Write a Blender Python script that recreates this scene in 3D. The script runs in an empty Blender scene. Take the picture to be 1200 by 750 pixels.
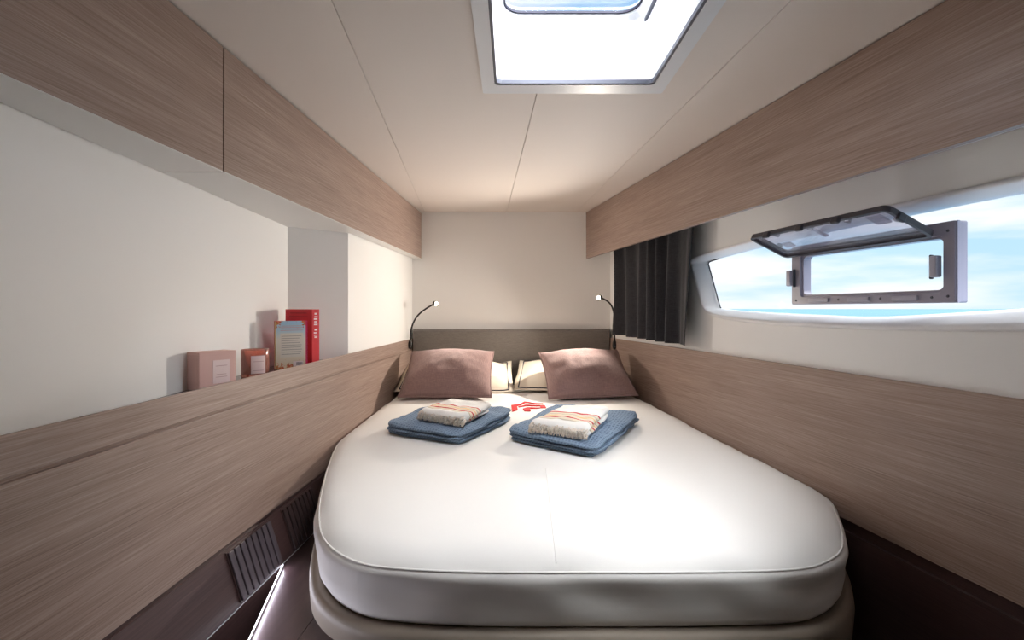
import bpy, bmesh, math, random
from mathutils import Vector, Matrix, noise

random.seed(7)
scene = bpy.context.scene
C = scene.collection
R = math.radians
EYE = 1.30                       # camera height over the cabin sole; all z below are relative to the eye

# ------------------------------------------------------------------ camera
cam = bpy.data.cameras.new('camera')
cam.sensor_width = 36.0
cam.lens = 36.0 * 615.0 / 1200.0
cam.shift_y = -13.0 / 1200.0
cam.clip_start = 0.02
cam.clip_end = 20000
camo = bpy.data.objects.new('camera', cam)
camo.location = (0, 0, EYE)
camo.rotation_euler = (R(90), 0, 0)
C.objects.link(camo)
scene.camera = camo

# ------------------------------------------------------------------ view
vs = scene.view_settings
vs.view_transform = 'Standard'
vs.look = 'None'
vs.exposure = 0.28
vs.gamma = 1.0
vs.use_curve_mapping = False

# ------------------------------------------------------------------ world: bright sky with streaky cloud
def build_world():
    w = bpy.data.worlds.new('sky')
    scene.world = w
    w.use_nodes = True
    nt = w.node_tree
    nt.nodes.clear()
    N, L = nt.nodes.new, nt.links.new
    tc = N('ShaderNodeTexCoord')
    sep = N('ShaderNodeSeparateXYZ')
    L(tc.outputs['Generated'], sep.inputs[0])
    grad = N('ShaderNodeValToRGB')
    e = grad.color_ramp.elements
    e[0].position = 0.0; e[0].color = (0.54, 0.75, 0.88, 1)
    e[1].position = 0.7; e[1].color = (0.22, 0.46, 0.80, 1)
    m = grad.color_ramp.elements.new(0.2); m.color = (0.42, 0.68, 0.90, 1)
    L(sep.outputs['Z'], grad.inputs[0])
    mp = N('ShaderNodeMapping')
    mp.inputs['Scale'].default_value = (1.9, 1.9, 11.0)
    mp.inputs['Location'].default_value = (0.35, 0.2, 0.37)
    L(tc.outputs['Generated'], mp.inputs[0])
    nz = N('ShaderNodeTexNoise')
    nz.inputs['Scale'].default_value = 1.6
    nz.inputs['Detail'].default_value = 7.0
    nz.inputs['Roughness'].default_value = 0.52
    L(mp.outputs[0], nz.inputs['Vector'])
    cr = N('ShaderNodeValToRGB')
    cr.color_ramp.elements[0].position = 0.37; cr.color_ramp.elements[0].color = (0, 0, 0, 1)
    cr.color_ramp.elements[1].position = 0.58; cr.color_ramp.elements[1].color = (1, 1, 1, 1)
    L(nz.outputs['Fac'], cr.inputs[0])
    mix = N('ShaderNodeMix'); mix.data_type = 'RGBA'
    L(cr.outputs[0], mix.inputs[0])
    L(grad.outputs[0], mix.inputs[6])
    mix.inputs[7].default_value = (0.88, 0.91, 0.93, 1)
    bg = N('ShaderNodeBackground')
    bg.inputs['Strength'].default_value = 1.0
    L(mix.outputs[2], bg.inputs[0])
    out = N('ShaderNodeOutputWorld')
    L(bg.outputs[0], out.inputs[0])
build_world()

# hazy sun behind thin cloud, falling through the roof hatch
sun = bpy.data.lights.new('sun_offscreen', 'SUN')
sun.energy = 36.0
sun.angle = R(80)
sun.color = (0.98, 0.99, 1.0)
suno = bpy.data.objects.new('sun_offscreen', sun)
suno.rotation_euler = (R(22), R(14), 0)
suno.location = (0, 0, 6)
C.objects.link(suno)

# ------------------------------------------------------------------ helpers
WM = {}                                           # world matrices by object name

def srgb(r, g, b):
    f = lambda c: (c / 255 / 12.92) if c / 255 <= 0.04045 else ((c / 255 + 0.055) / 1.055) ** 2.4
    return (f(r), f(g), f(b), 1.0)

def tag(o, label=None, cat=None, group=None, kind=None):
    if label: o['label'] = label
    if cat: o['category'] = cat
    if group: o['group'] = group
    if kind: o['kind'] = kind
    return o

def place(o, M, parent):
    W = Matrix.Translation((0, 0, EYE)) @ M
    C.objects.link(o)
    if parent is not None:
        o.parent = parent
        o.matrix_basis = WM[parent.name].inverted() @ W
    else:
        o.matrix_basis = W
    WM[o.name] = W
    return o

def thing(name, loc, label=None, cat=None, group=None, kind=None):
    o = bpy.data.objects.new(name, None)
    o.empty_display_size = 0.05
    place(o, Matrix.Translation(loc), None)
    return tag(o, label, cat, group, kind)

def obj(name, bm, mat, parent=None, M=Matrix.Identity(4), smooth=False, recalc=True, pivot=None):
    if recalc:
        bmesh.ops.recalc_face_normals(bm, faces=bm.faces)
    if pivot is not None:                         # give a mesh built in scene coordinates its own origin
        bmesh.ops.translate(bm, verts=bm.verts, vec=-Vector(pivot))
        M = M @ Matrix.Translation(pivot)
    me = bpy.data.meshes.new(name)
    bm.to_mesh(me)
    bm.free()
    if smooth:
        for p in me.polygons: p.use_smooth = True
    if mat is not None: me.materials.append(mat)
    o = bpy.data.objects.new(name, me)
    return place(o, M, parent)

def box_bm(x0, x1, y0, y1, z0, z1, r=0.0, seg=2):
    bm = bmesh.new()
    bmesh.ops.create_cube(bm, size=1.0)
    bmesh.ops.scale(bm, vec=(x1 - x0, y1 - y0, z1 - z0), verts=bm.verts)
    bmesh.ops.translate(bm, vec=((x0 + x1) / 2, (y0 + y1) / 2, (z0 + z1) / 2), verts=bm.verts)
    if r > 0:
        bmesh.ops.bevel(bm, geom=bm.edges[:], offset=r, segments=seg, affect='EDGES', profile=0.5)
    return bm

def frame2(p0, p1):
    a = math.atan2(p1[1] - p0[1], p1[0] - p0[0])
    return Matrix.Translation((p0[0], p0[1], 0)) @ Matrix.Rotation(a, 4, 'Z'), math.hypot(p1[0] - p0[0], p1[1] - p0[1])

def slab(name, p0, p1, z0, z1, t, mat, parent=None, r=0.0015):
    M, ln = frame2(p0, p1)
    return obj(name, box_bm(0, ln, min(0, t), max(0, t), z0, z1, r), mat, parent, M)

def poly_prism(pts, z0, z1, bm=None):
    bm = bm or bmesh.new()
    lo = [bm.verts.new((p[0], p[1], z0)) for p in pts]
    hi = [bm.verts.new((p[0], p[1], z1)) for p in pts]
    bm.faces.new(lo); bm.faces.new(hi)
    n = len(pts)
    for i in range(n):
        bm.faces.new((lo[i], lo[(i + 1) % n], hi[(i + 1) % n], hi[i]))
    return bm

def loft(loops, caps=(False, False), closed=True):
    bm = bmesh.new()
    rows = [[bm.verts.new(p) for p in lp] for lp in loops]
    n = len(rows[0])
    for a, b in zip(rows, rows[1:]):
        for i in range(n if closed else n - 1):
            j = (i + 1) % n
            bm.faces.new((a[i], a[j], b[j], b[i]))
    if caps[0]: bm.faces.new(rows[0])
    if caps[1]: bm.faces.new(rows[-1])
    return bm

def rrect(x0, x1, y0, y1, r, seg=6):
    pts = []
    for cx, cy, a0 in ((x1 - r, y1 - r, 0), (x0 + r, y1 - r, 90), (x0 + r, y0 + r, 180), (x1 - r, y0 + r, 270)):
        for k in range(seg + 1):
            a = R(a0 + 90 * k / seg)
            pts.append((cx + r * math.cos(a), cy + r * math.sin(a)))
    return pts

def ring_bm(outer, inner, z0, z1):
    f = lambda lp, z: [(p[0], p[1], z) for p in lp]
    return loft([f(outer, z0), f(outer, z1), f(inner, z1), f(inner, z0), f(outer, z0)])

def fill_holes(outer, holes, to3d):
    """flat face with holes; loops in 2D, to3d maps (a, b) -> 3D"""
    bm = bmesh.new()
    es = []
    for lp in [outer] + holes:
        v = [bm.verts.new(to3d(p)) for p in lp]
        es += [bm.edges.new((v[i], v[(i + 1) % len(v)])) for i in range(len(v))]
    bmesh.ops.triangle_fill(bm, use_beauty=True, use_dissolve=False, edges=es)
    return bm

def thicken(bm, vec):
    ret = bmesh.ops.extrude_face_region(bm, geom=bm.faces[:])
    vs_ = [g for g in ret['geom'] if isinstance(g, bmesh.types.BMVert)]
    bmesh.ops.translate(bm, verts=vs_, vec=vec)
    return bm

def tube_bm(path, rad, seg=10, caps=True):
    pts = [Vector(p) for p in path]
    loops = []
    up = Vector((0.13, 0.21, 0.97)).normalized()
    for i, p in enumerate(pts):
        t = (pts[min(i + 1, len(pts) - 1)] - pts[max(i - 1, 0)]).normalized()
        a = t.cross(up)
        if a.length < 1e-3: a = t.cross(Vector((1, 0, 0)))
        a.normalize(); b = t.cross(a)
        r = rad[i] if isinstance(rad, (list, tuple)) else rad
        loops.append([p + a * (r * math.cos(2 * math.pi * k / seg)) + b * (r * math.sin(2 * math.pi * k / seg)) for k in range(seg)])
    return loft(loops, (caps, caps))

def closed_tube(path, rad, seg=6):
    pts = [Vector(p) for p in path]
    n = len(pts); loops = []
    for i in range(n):
        t = (pts[(i + 1) % n] - pts[i - 1]).normalized()
        a = t.cross(Vector((0, 0, 1))).normalized(); b = t.cross(a)
        loops.append([pts[i] + a * (rad * math.cos(2 * math.pi * k / seg)) + b * (rad * math.sin(2 * math.pi * k / seg)) for k in range(seg)])
    loops.append(loops[0])
    bm = loft(loops)
    bmesh.ops.remove_doubles(bm, verts=bm.verts, dist=1e-6)
    return bm

def bezier(p0, p1, p2, p3, n=20):
    o = []
    for i in range(n + 1):
        t = i / n; s = 1 - t
        o.append(Vector(p0) * s**3 + Vector(p1) * 3 * s * s * t + Vector(p2) * 3 * s * t * t + Vector(p3) * t**3)
    return o

def catmull(pts, per=6):
    """closed smooth loop through 2D points"""
    n = len(pts); out = []
    for i in range(n):
        p0, p1, p2, p3 = (Vector(pts[(i + k) % n]) for k in (-1, 0, 1, 2))
        for k in range(per):
            t = k / per
            out.append(0.5 * ((2 * p1) + (p2 - p0) * t + (2 * p0 - 5 * p1 + 4 * p2 - p3) * t * t + (3 * p1 - p0 - 3 * p2 + p3) * t**3))
    return out

def lathe(profile, seg=32):
    return loft([[(r * math.cos(2 * math.pi * k / seg), r * math.sin(2 * math.pi * k / seg), z) for k in range(seg)] for r, z in profile])

def smoothstep(a, b, x):
    t = min(1, max(0, (x - a) / (b - a)))
    return t * t * (3 - 2 * t)

# ------------------------------------------------------------------ materials
def new_mat(name):
    m = bpy.data.materials.new(name)
    m.use_nodes = True
    nt = m.node_tree
    return m, nt, nt.nodes['Principled BSDF']

def plain(name, col, rough=0.5, metal=0.0, var=0.04, vscale=(3, 3, 3), bump=0.0, bscale=200.0, spec=0.5, coat=0.0, emit=None, estr=0.0, sheen=0.0):
    m, nt, b = new_mat(name)
    N, L = nt.nodes.new, nt.links.new
    tc = N('ShaderNodeTexCoord')
    mp = N('ShaderNodeMapping'); mp.inputs['Scale'].default_value = vscale
    L(tc.outputs['Object'], mp.inputs[0])
    nz = N('ShaderNodeTexNoise'); nz.inputs['Scale'].default_value = 1.0; nz.inputs['Detail'].default_value = 4
    L(mp.outputs[0], nz.inputs['Vector'])
    mix = N('ShaderNodeMix'); mix.data_type = 'RGBA'
    L(nz.outputs['Fac'], mix.inputs[0])
    mix.inputs[6].default_value = tuple(c * (1 - var) for c in col[:3]) + (1,)
    mix.inputs[7].default_value = tuple(min(1, c * (1 + var)) for c in col[:3]) + (1,)
    L(mix.outputs[2], b.inputs['Base Color'])
    b.inputs['Roughness'].default_value = rough
    b.inputs['Metallic'].default_value = metal
    b.inputs['Specular IOR Level'].default_value = spec
    b.inputs['Coat Weight'].default_value = coat
    b.inputs['Sheen Weight'].default_value = sheen
    if emit:
        b.inputs['Emission Color'].default_value = emit
        b.inputs['Emission Strength'].default_value = estr
    if bump > 0:
        n2 = N('ShaderNodeTexNoise'); n2.inputs['Scale'].default_value = bscale; n2.inputs['Detail'].default_value = 3
        L(tc.outputs['Object'], n2.inputs['Vector'])
        bp = N('ShaderNodeBump'); bp.inputs['Strength'].default_value = bump; bp.inputs['Distance'].default_value = 0.002
        L(n2.outputs['Fac'], bp.inputs['Height'])
        L(bp.outputs[0], b.inputs['Normal'])
    return m

def wood(name, light, mid, dark, rough=0.42):
    m, nt, b = new_mat(name)
    N, L = nt.nodes.new, nt.links.new
    tc = N('ShaderNodeTexCoord')
    def layer(scale, detail, seedloc):
        mp = N('ShaderNodeMapping'); mp.inputs['Scale'].default_value = scale
        mp.inputs['Location'].default_value = seedloc
        L(tc.outputs['Object'], mp.inputs[0])
        nz = N('ShaderNodeTexNoise'); nz.inputs['Scale'].default_value = 1.0
        nz.inputs['Detail'].default_value = detail; nz.inputs['Roughness'].default_value = 0.65
        L(mp.outputs[0], nz.inputs['Vector'])
        return nz.outputs['Fac']
    a = layer((3.0, 20, 330), 3, (1, 2, 3))
    c = layer((9.0, 40, 900), 2, (4, 1, 7))
    d = layer((0.7, 8, 26), 2, (2, 8, 5))
    def madd(x, k, y):
        q = N('ShaderNodeMath'); q.operation = 'MULTIPLY_ADD'
        L(x, q.inputs[0]); q.inputs[1].default_value = k
        if isinstance(y, float): q.inputs[2].default_value = y
        else: L(y, q.inputs[2])
        return q.outputs[0]
    s = madd(a, 0.55, madd(c, 0.45, madd(d, 0.2, -0.10)))
    cr = N('ShaderNodeValToRGB')
    e = cr.color_ramp.elements
    e[0].position = 0.30; e[0].color = dark
    e[1].position = 0.70; e[1].color = light
    k = e.new(0.5); k.color = mid
    L(s, cr.inputs[0])
    L(cr.outputs[0], b.inputs['Base Color'])
    b.inputs['Roughness'].default_value = rough
    bp = N('ShaderNodeBump'); bp.inputs['Strength'].default_value = 0.12; bp.inputs['Distance'].default_value = 0.001
    L(s, bp.inputs['Height']); L(bp.outputs[0], b.inputs['Normal'])
    return m

def weave(name, c1, c2, sx, sz, rough=0.85, bump=0.3):
    m, nt, b = new_mat(name)
    N, L = nt.nodes.new, nt.links.new
    tc = N('ShaderNodeTexCoord')
    fac = []
    for sc in ((sx, sx * 0.08, sx * 0.08), (sz * 0.08, sz * 0.08, sz)):
        mp = N('ShaderNodeMapping'); mp.inputs['Scale'].default_value = sc
        L(tc.outputs['Object'], mp.inputs[0])
        nz = N('ShaderNodeTexNoise'); nz.inputs['Scale'].default_value = 1.0; nz.inputs['Detail'].default_value = 3
        L(mp.outputs[0], nz.inputs['Vector']); fac.append(nz.outputs['Fac'])
    ad = N('ShaderNodeMath'); ad.operation = 'ADD'
    L(fac[0], ad.inputs[0]); L(fac[1], ad.inputs[1])
    mr = N('ShaderNodeMapRange'); mr.inputs[1].default_value = 0.6; mr.inputs[2].default_value = 1.4
    L(ad.outputs[0], mr.inputs[0])
    mix = N('ShaderNodeMix'); mix.data_type = 'RGBA'
    L(mr.outputs[0], mix.inputs[0]); mix.inputs[6].default_value = c1; mix.inputs[7].default_value = c2
    L(mix.outputs[2], b.inputs['Base Color'])
    b.inputs['Roughness'].default_value = rough
    b.inputs['Specular IOR Level'].default_value = 0.2
    b.inputs['Sheen Weight'].default_value = 0.15
    bp = N('ShaderNodeBump'); bp.inputs['Strength'].default_value = bump; bp.inputs['Distance'].default_value = 0.002
    L(mr.outputs[0], bp.inputs['Height']); L(bp.outputs[0], b.inputs['Normal'])
    return m

def thin_glass(name, tint=(1, 1, 1, 1), gloss=0.08, haze=0.0, hazecol=(0.8, 0.8, 0.8, 1)):
    m, nt, b = new_mat(name)
    N, L = nt.nodes.new, nt.links.new
    tr = N('ShaderNodeBsdfTransparent'); tr.inputs[0].default_value = tint
    gl = N('ShaderNodeBsdfGlossy'); gl.inputs['Roughness'].default_value = 0.02
    mx = N('ShaderNodeMixShader')
    lw = N('ShaderNodeLayerWeight'); lw.inputs[0].default_value = 0.25
    mul = N('ShaderNodeMath'); mul.operation = 'MULTIPLY'; mul.inputs[1].default_value = gloss * 4
    L(lw.outputs['Fresnel'], mul.inputs[0])
    L(mul.outputs[0], mx.inputs[0]); L(tr.outputs[0], mx.inputs[1]); L(gl.outputs[0], mx.inputs[2])
    last = mx.outputs[0]
    if haze > 0:
        df = N('ShaderNodeBsdfDiffuse'); df.inputs[0].default_value = hazecol
        tl = N('ShaderNodeBsdfTranslucent'); tl.inputs[0].default_value = hazecol
        ms = N('ShaderNodeMixShader'); ms.inputs[0].default_value = 0.6
        L(df.outputs[0], ms.inputs[1]); L(tl.outputs[0], ms.inputs[2])
        m2 = N('ShaderNodeMixShader'); m2.inputs[0].default_value = haze
        L(last, m2.inputs[1]); L(ms.outputs[0], m2.inputs[2]); last = m2.outputs[0]
    L(last, nt.nodes['Material Output'].inputs['Surface'])
    return m

M_ = {}
M_['wood'] = wood('oak_veneer', srgb(188, 168, 156), srgb(160, 137, 125), srgb(120, 97, 86))
M_['darkwood'] = wood('wenge_veneer', srgb(92, 70, 67), srgb(76, 55, 53), srgb(58, 42, 41), rough=0.34)
M_['floor'] = wood('sole_laminate', srgb(88, 70, 70), srgb(72, 56, 57), srgb(58, 44, 45), rough=0.3)
M_['white'] = plain('white_panel', srgb(243, 242, 240), 0.55, var=0.01)
M_['ceil'] = plain('headliner_vinyl', srgb(226, 217, 210), 0.7, var=0.015, bump=0.05, bscale=500)
M_['cabwhite'] = plain('cabinet_white', srgb(228, 226, 223), 0.5, var=0.01)
M_['gel'] = plain('gelcoat_white', srgb(242, 242, 244), 0.28, var=0.01)
M_['black'] = plain('black_plastic', srgb(24, 22, 24), 0.4, var=0.05)
M_['shelf'] = plain('shelf_dark_gloss', srgb(84, 74, 70), 0.22, var=0.05)
M_['alu'] = plain('anodised_aluminium', srgb(226, 228, 231), 0.4, metal=0.0, var=0.02)
M_['seal'] = plain('rubber_seal', srgb(70, 72, 84), 0.5, var=0.03)
M_['headboard'] = weave('headboard_weave', srgb(112, 106, 102), srgb(142, 136, 131), 900, 520, bump=0.2)
M_['sheet'] = plain('cotton_cover', srgb(238, 235, 230), 0.8, var=0.02, vscale=(2, 2, 2), bump=0.08, bscale=900, spec=0.2, sheen=0.1)
M_['sheet_side'] = plain('cotton_cover_side', srgb(238, 235, 230), 0.8, var=0.03, vscale=(5, 5, 5), bump=0.08, bscale=900, spec=0.2)
M_['pillow'] = plain('cream_pillowcase', srgb(236, 226, 208), 0.85, var=0.03, vscale=(6, 6, 6), bump=0.08, bscale=700, spec=0.15)
M_['navy'] = plain('navy_cord', srgb(26, 26, 48), 0.7, var=0.1)
M_['base'] = plain('leatherette_taupe', srgb(150, 138, 124), 0.5, var=0.04, bump=0.15, bscale=420)
M_['mauve'] = weave('mauve_linen', srgb(130, 104, 101), srgb(158, 129, 124), 520, 520, bump=0.35)
M_['curtain'] = weave('charcoal_curtain', srgb(36, 36, 40), srgb(58, 58, 62), 600, 500, bump=0.25)
M_['red'] = plain('red_print', srgb(208, 8, 16), 0.7, var=0.06, vscale=(40, 40, 40))
M_['pframe'] = plain('smoked_frame', srgb(150, 147, 164), 0.3, metal=0.0, var=0.06)
M_['pdark'] = plain('dark_rubber', srgb(56, 52, 60), 0.4, var=0.05)
M_['lav'] = plain('grey_hinge_plastic', srgb(168, 166, 182), 0.3, var=0.03)
M_['glass'] = thin_glass('window_glass', (0.97, 0.98, 0.99, 1), 0.0004)
M_['hglass'] = thin_glass('hatch_glass', (0.97, 0.98, 1.0, 1), 0.03)
M_['sashglass'] = thin_glass('sash_acrylic', (0.92, 0.92, 0.97, 1), 0.10, haze=0.12, hazecol=(0.85, 0.83, 0.92, 1))
M_['bulb'] = plain('warm_led', srgb(255, 240, 215), 0.4, emit=(1.0, 0.84, 0.62, 1), estr=30)
M_['strip'] = plain('led_strip', srgb(240, 240, 255), 0.4, emit=(0.86, 0.88, 1.0, 1), estr=7.0)

def towel_blue():
    m, nt, b = new_mat('blue_waffle_cotton')
    N, L = nt.nodes.new, nt.links.new
    uv = N('ShaderNodeUVMap')
    mp = N('ShaderNodeMapping'); mp.inputs['Scale'].default_value = (30, 38, 1)
    L(uv.outputs[0], mp.inputs[0])
    ck = N('ShaderNodeTexVoronoi'); ck.feature = 'F1'; ck.distance = 'CHEBYCHEV'
    ck.inputs['Randomness'].default_value = 0.12; ck.inputs['Scale'].default_value = 1.0
    ck.voronoi_dimensions = '2D'
    L(mp.outputs[0], ck.inputs['Vector'])
    cr = N('ShaderNodeValToRGB')
    cr.color_ramp.elements[0].position = 0.1; cr.color_ramp.elements[0].color = srgb(98, 116, 138)
    cr.color_ramp.elements[1].position = 0.55; cr.color_ramp.elements[1].color = srgb(140, 160, 182)
    L(ck.outputs['Distance'], cr.inputs[0]); L(cr.outputs[0], b.inputs['Base Color'])
    b.inputs['Roughness'].default_value = 0.9; b.inputs['Specular IOR Level'].default_value = 0.1
    bp = N('ShaderNodeBump'); bp.inputs['Strength'].default_value = 0.9; bp.inputs['Distance'].default_value = 0.004
    L(ck.outputs['Distance'], bp.inputs['Height']); L(bp.outputs[0], b.inputs['Normal'])
    return m
M_['blue'] = towel_blue()

def towel_white():
    m, nt, b = new_mat('white_striped_towel')
    N, L = nt.nodes.new, nt.links.new
    uv = N('ShaderNodeUVMap'); sp = N('ShaderNodeSeparateXYZ')
    L(uv.outputs[0], sp.inputs[0])
    cr = N('ShaderNodeValToRGB'); cr.color_ramp.interpolation = 'CONSTANT'
    W = srgb(244, 242, 238); RD = srgb(200, 48, 62); TN = srgb(226, 200, 170); OR = srgb(240, 196, 130); GR = srgb(196, 184, 166); LT = srgb(234, 220, 200)
    seq = [(0.0, W), (0.16, GR), (0.18, LT), (0.25, RD), (0.285, LT), (0.34, OR), (0.365, LT), (0.41, GR), (0.43, LT), (0.49, RD), (0.525, W)]
    e = cr.color_ramp.elements
    e[0].position, e[0].color = seq[0]
    e[1].position, e[1].color = seq[-1]
    for p, c in seq[1:-1]:
        k = e.new(p); k.color = c
    L(sp.outputs['Y'], cr.inputs[0]); L(cr.outputs[0], b.inputs['Base Color'])
    b.inputs['Roughness'].default_value = 0.9; b.inputs['Specular IOR Level'].default_value = 0.1
    tc = N('ShaderNodeTexCoord'); nz = N('ShaderNodeTexNoise'); nz.inputs['Scale'].default_value = 300
    L(tc.outputs['Object'], nz.inputs['Vector'])
    bp = N('ShaderNodeBump'); bp.inputs['Strength'].default_value = 0.3; bp.inputs['Distance'].default_value = 0.002
    L(nz.outputs['Fac'], bp.inputs['Height']); L(bp.outputs[0], b.inputs['Normal'])
    return m
M_['towel'] = towel_white()
M_['fringe'] = plain('fringe_cotton', srgb(226, 214, 200), 0.9, var=0.12, vscale=(120, 120, 120))

# ------------------------------------------------------------------ plan lines of the cabin (x as a function of depth y)
xl = lambda y: -0.716 + 0.05 * y                  # lower oak panel, left
xc = lambda y: -0.6564 + 0.0448 * y               # overhead lockers, left
xw = lambda y: -0.6647 - 0.0674 * y               # recessed wall above the shelf
xr = lambda y: 1.087 - 0.177 * y                  # lower oak panel, right
xp = lambda y: 0.939 - 0.170 * y                  # oak fascia, right
YB, YR = 3.02, -1.0                               # back wall, rear wall
CEIL, LOW = 0.557, -1.30
STEP = -0.675

# ------------------------------------------------------------------ room shell
floor = tag(obj('floor', poly_prism([(-0.80, YR), (1.40, YR), (1.40, YB + .05), (-0.80, YB + .05)], LOW - 0.03, LOW), M_['floor']), 'dark laminate cabin floor', None, None, 'structure')

def wall_strip(pts, off, z0, z1):
    bm = bmesh.new()
    n = len(pts)
    P = pts + [(p[0] + off[0], p[1] + off[1]) for p in reversed(pts)]
    return poly_prism(P, z0, z1)

ycross = 0.437
wl = [(xl(YR) - 0.004, YR), (xl(ycross) - 0.004, ycross), (xw(1.845), 1.845), (xl(2.0) - 0.0085, 2.0), (xl(YB) - 0.0085, YB)]
o = obj('wall_left', wall_strip(wl, (-0.22, 0), LOW, 0.62), M_['white'])
tag(o, 'white left cabin wall with a shallow recess over the shelf', None, None, 'structure')
o = obj('wall_back', box_bm(-0.8, 0.75, YB, YB + 0.05, LOW, 0.62), M_['white'])
tag(o, 'plain white wall behind the headboard', None, None, 'structure')
o = obj('wall_rear', box_bm(-0.8, 1.4, YR - 0.05, YR, LOW, 0.62), M_['white'])
tag(o, 'white wall at the entrance end of the cabin', None, None, 'structure')

# right wall with the long hull window cut out: loops in (y, z)
WOFF, GOFF = 0.013, 0.055
RW = lambda off, y, z: (xr(y) + off, y, z)
def win_loop(bot, top, left):
    """bottom edge from far to near, near end, top edge near to far, far end"""
    return bot + top
outer_bot = [(2.040, 0.030), (2.010, -0.004), (1.960, -0.022), (1.860, -0.034), (1.726, -0.042), (1.50, -0.046), (1.249, -0.045), (0.954, -0.036), (0.70, -0.018), (0.52, 0.010), (0.43, 0.05)]
outer_top = [(0.41, 0.12), (0.45, 0.19), (0.52, 0.222), (0.70, 0.236), (0.954, 0.238), (1.189, 0.238), (1.45, 0.233), (1.726, 0.224), (1.95, 0.214), (2.08, 0.205), (2.115, 0.192), (2.105, 0.16)]
inner_bot = [(2.003, 0.022), (1.990, 0.004), (1.955, 0.000), (1.860, -0.006), (1.726, -0.011), (1.50, -0.017), (1.294, -0.019), (0.989, 0.001), (0.74, 0.018), (0.58, 0.035), (0.50, 0.06)]
inner_top = [(0.48, 0.12), (0.51, 0.175), (0.57, 0.200), (0.74, 0.214), (0.989, 0.218), (1.2, 0.217), (1.45, 0.213), (1.715, 0.206), (1.93, 0.195), (2.055, 0.187), (2.075, 0.178), (2.068, 0.16)]
OUT = [tuple(p) for p in catmull([Vector(p) for p in outer_bot + outer_top], 4)]
INN = [tuple(p) for p in catmull([Vector(p) for p in inner_bot + inner_top], 4)]
bm = fill_holes([(YR, LOW), (YB, LOW), (YB, 0.62), (YR, 0.62)], [OUT], lambda p: RW(WOFF, *p))
thicken(bm, (0.05, 0, 0))
wallr = obj('wall_right', bm, M_['white'])
tag(wallr, 'white hull side wall with a long window opening', None, None, 'structure')

# ceiling: backing board with the hatch opening, four headliner panels under it
HX0, HX1, HY0, HY1 = -0.045, 0.352, 0.83, 1.295
ceil = obj('ceiling', thicken(fill_holes([(-0.85, YR), (1.4, YR), (1.4, YB + .05), (-0.85, YB + .05)],
           [[(HX0, HY0), (HX1, HY0), (HX1, HY1), (HX0, HY1)]], lambda p: (p[0], p[1], CEIL + 0.008)), (0, 0, 0.05)), M_['ceil'])
tag(ceil, 'panelled cream headliner ceiling', None, None, 'structure')
sL = lambda y: -0.244 - 0.0862 * y
sM = lambda y: 0.1412 - 0.0568 * y
sR = lambda y: 0.566 - 0.0655 * y
def panel(pts):
    bm = poly_prism(pts, CEIL, CEIL + 0.0075)
    bmesh.ops.recalc_face_normals(bm, faces=bm.faces)
    lo = [e for e in bm.edges if all(abs(v.co.z - CEIL) < 1e-6 for v in e.verts)]
    bmesh.ops.bevel(bm, geom=lo, offset=0.0012, segments=2, affect='EDGES', profile=0.5)
    obj('headliner_panel', bm, M_['ceil'], ceil)
g = 0.0007
yn, yf = YR, YB - 0.001
panel([(-0.80, yn), (sL(yn) - g, yn), (sL(yf) - g, yf), (-0.80, yf)])
panel([(sL(yn) + g, yn), (sM(yn) - g, yn), (sM(HY0) - g, HY0), (HX0, HY0), (HX0, HY1), (sM(HY1) - g, HY1), (sM(yf) - g, yf), (sL(yf) + g, yf)])
panel([(sM(yn) + g, yn), (sR(yn) - g, yn), (sR(yf) - g, yf), (sM(yf) + g, yf), (sM(HY1) + g, HY1), (HX1, HY1), (HX1, HY0), (sM(HY0) + g, HY0)])
panel([(sR(yn) + g, yn), (1.35, yn), (1.35, yf), (sR(yf) + g, yf)])

# ---- oak and dark panelling
trim = thing('trim_1', (xl(1.0), 1.0, -0.55), 'oak veneer side panel on the left below the shelf', kind='structure')
T = 0.008
slab('oak_panel', (xl(YR), YR), (xl(YB - 0.06), YB - 0.06), -0.543, -0.2350, T, M_['wood'], trim, 0.0012)
slab('oak_capping', (xl(YR), YR), (xl(YB - 0.06), YB - 0.06), -0.2285, -0.170, T, M_['wood'], trim, 0.002)
slab('groove_strip', (xl(YR) - 0.0055, YR), (xl(YB - 0.06) - 0.0055, YB - 0.06), -0.24, -0.222, 0.002, M_['wood'], trim, 0)
slab('oak_end_block', (xl(YB - 0.055), YB - 0.055), (xl(YB), YB), -0.26, -0.170, T, M_['wood'], trim, 0.001)

trim = thing('trim_2', (xr(1.0), 1.0, -0.55), 'oak veneer side panel on the right below the hull window', kind='structure')
slab('oak_panel', (xr(YR), YR), (xr(YB - 0.002), YB - 0.002), -0.537, -0.164, -0.012, M_['wood'], trim, 0.0012)

trim = thing('trim_3', (xl(1.0), 1.0, -1.2), 'dark wenge panel under the left oak panel', kind='structure')
def sloped(name, y0, y1, z0, o0, z1, o1, mat, parent, t=0.012):
    """panel running along the left wall between (z0, offset o0) and (z1, offset o1)"""
    M, ln = frame2((xl(y0), y0), (xl(y1), y1))
    bm = bmesh.new()
    prof = [(-o0, z0), (-o1, z1), (-o1 + t, z1), (-o0 + t, z0)]
    a = [bm.verts.new((0, p[0], p[1])) for p in prof]
    b = [bm.verts.new((ln, p[0], p[1])) for p in prof]
    bm.faces.new(a); bm.faces.new(b)
    for i in range(4):
        bm.faces.new((a[i], a[(i + 1) % 4], b[(i + 1) % 4], b[i]))
    return obj(name, bm, mat, parent, M)
sloped('dark_panel', YR, 2.95, -0.552, 0.001, STEP + 0.0015, 0.040, M_['darkwood'], trim)
sloped('dark_skirting', YR, 2.95, STEP - 0.0015, 0.040, LOW, 0.040, M_['darkwood'], trim)
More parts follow.
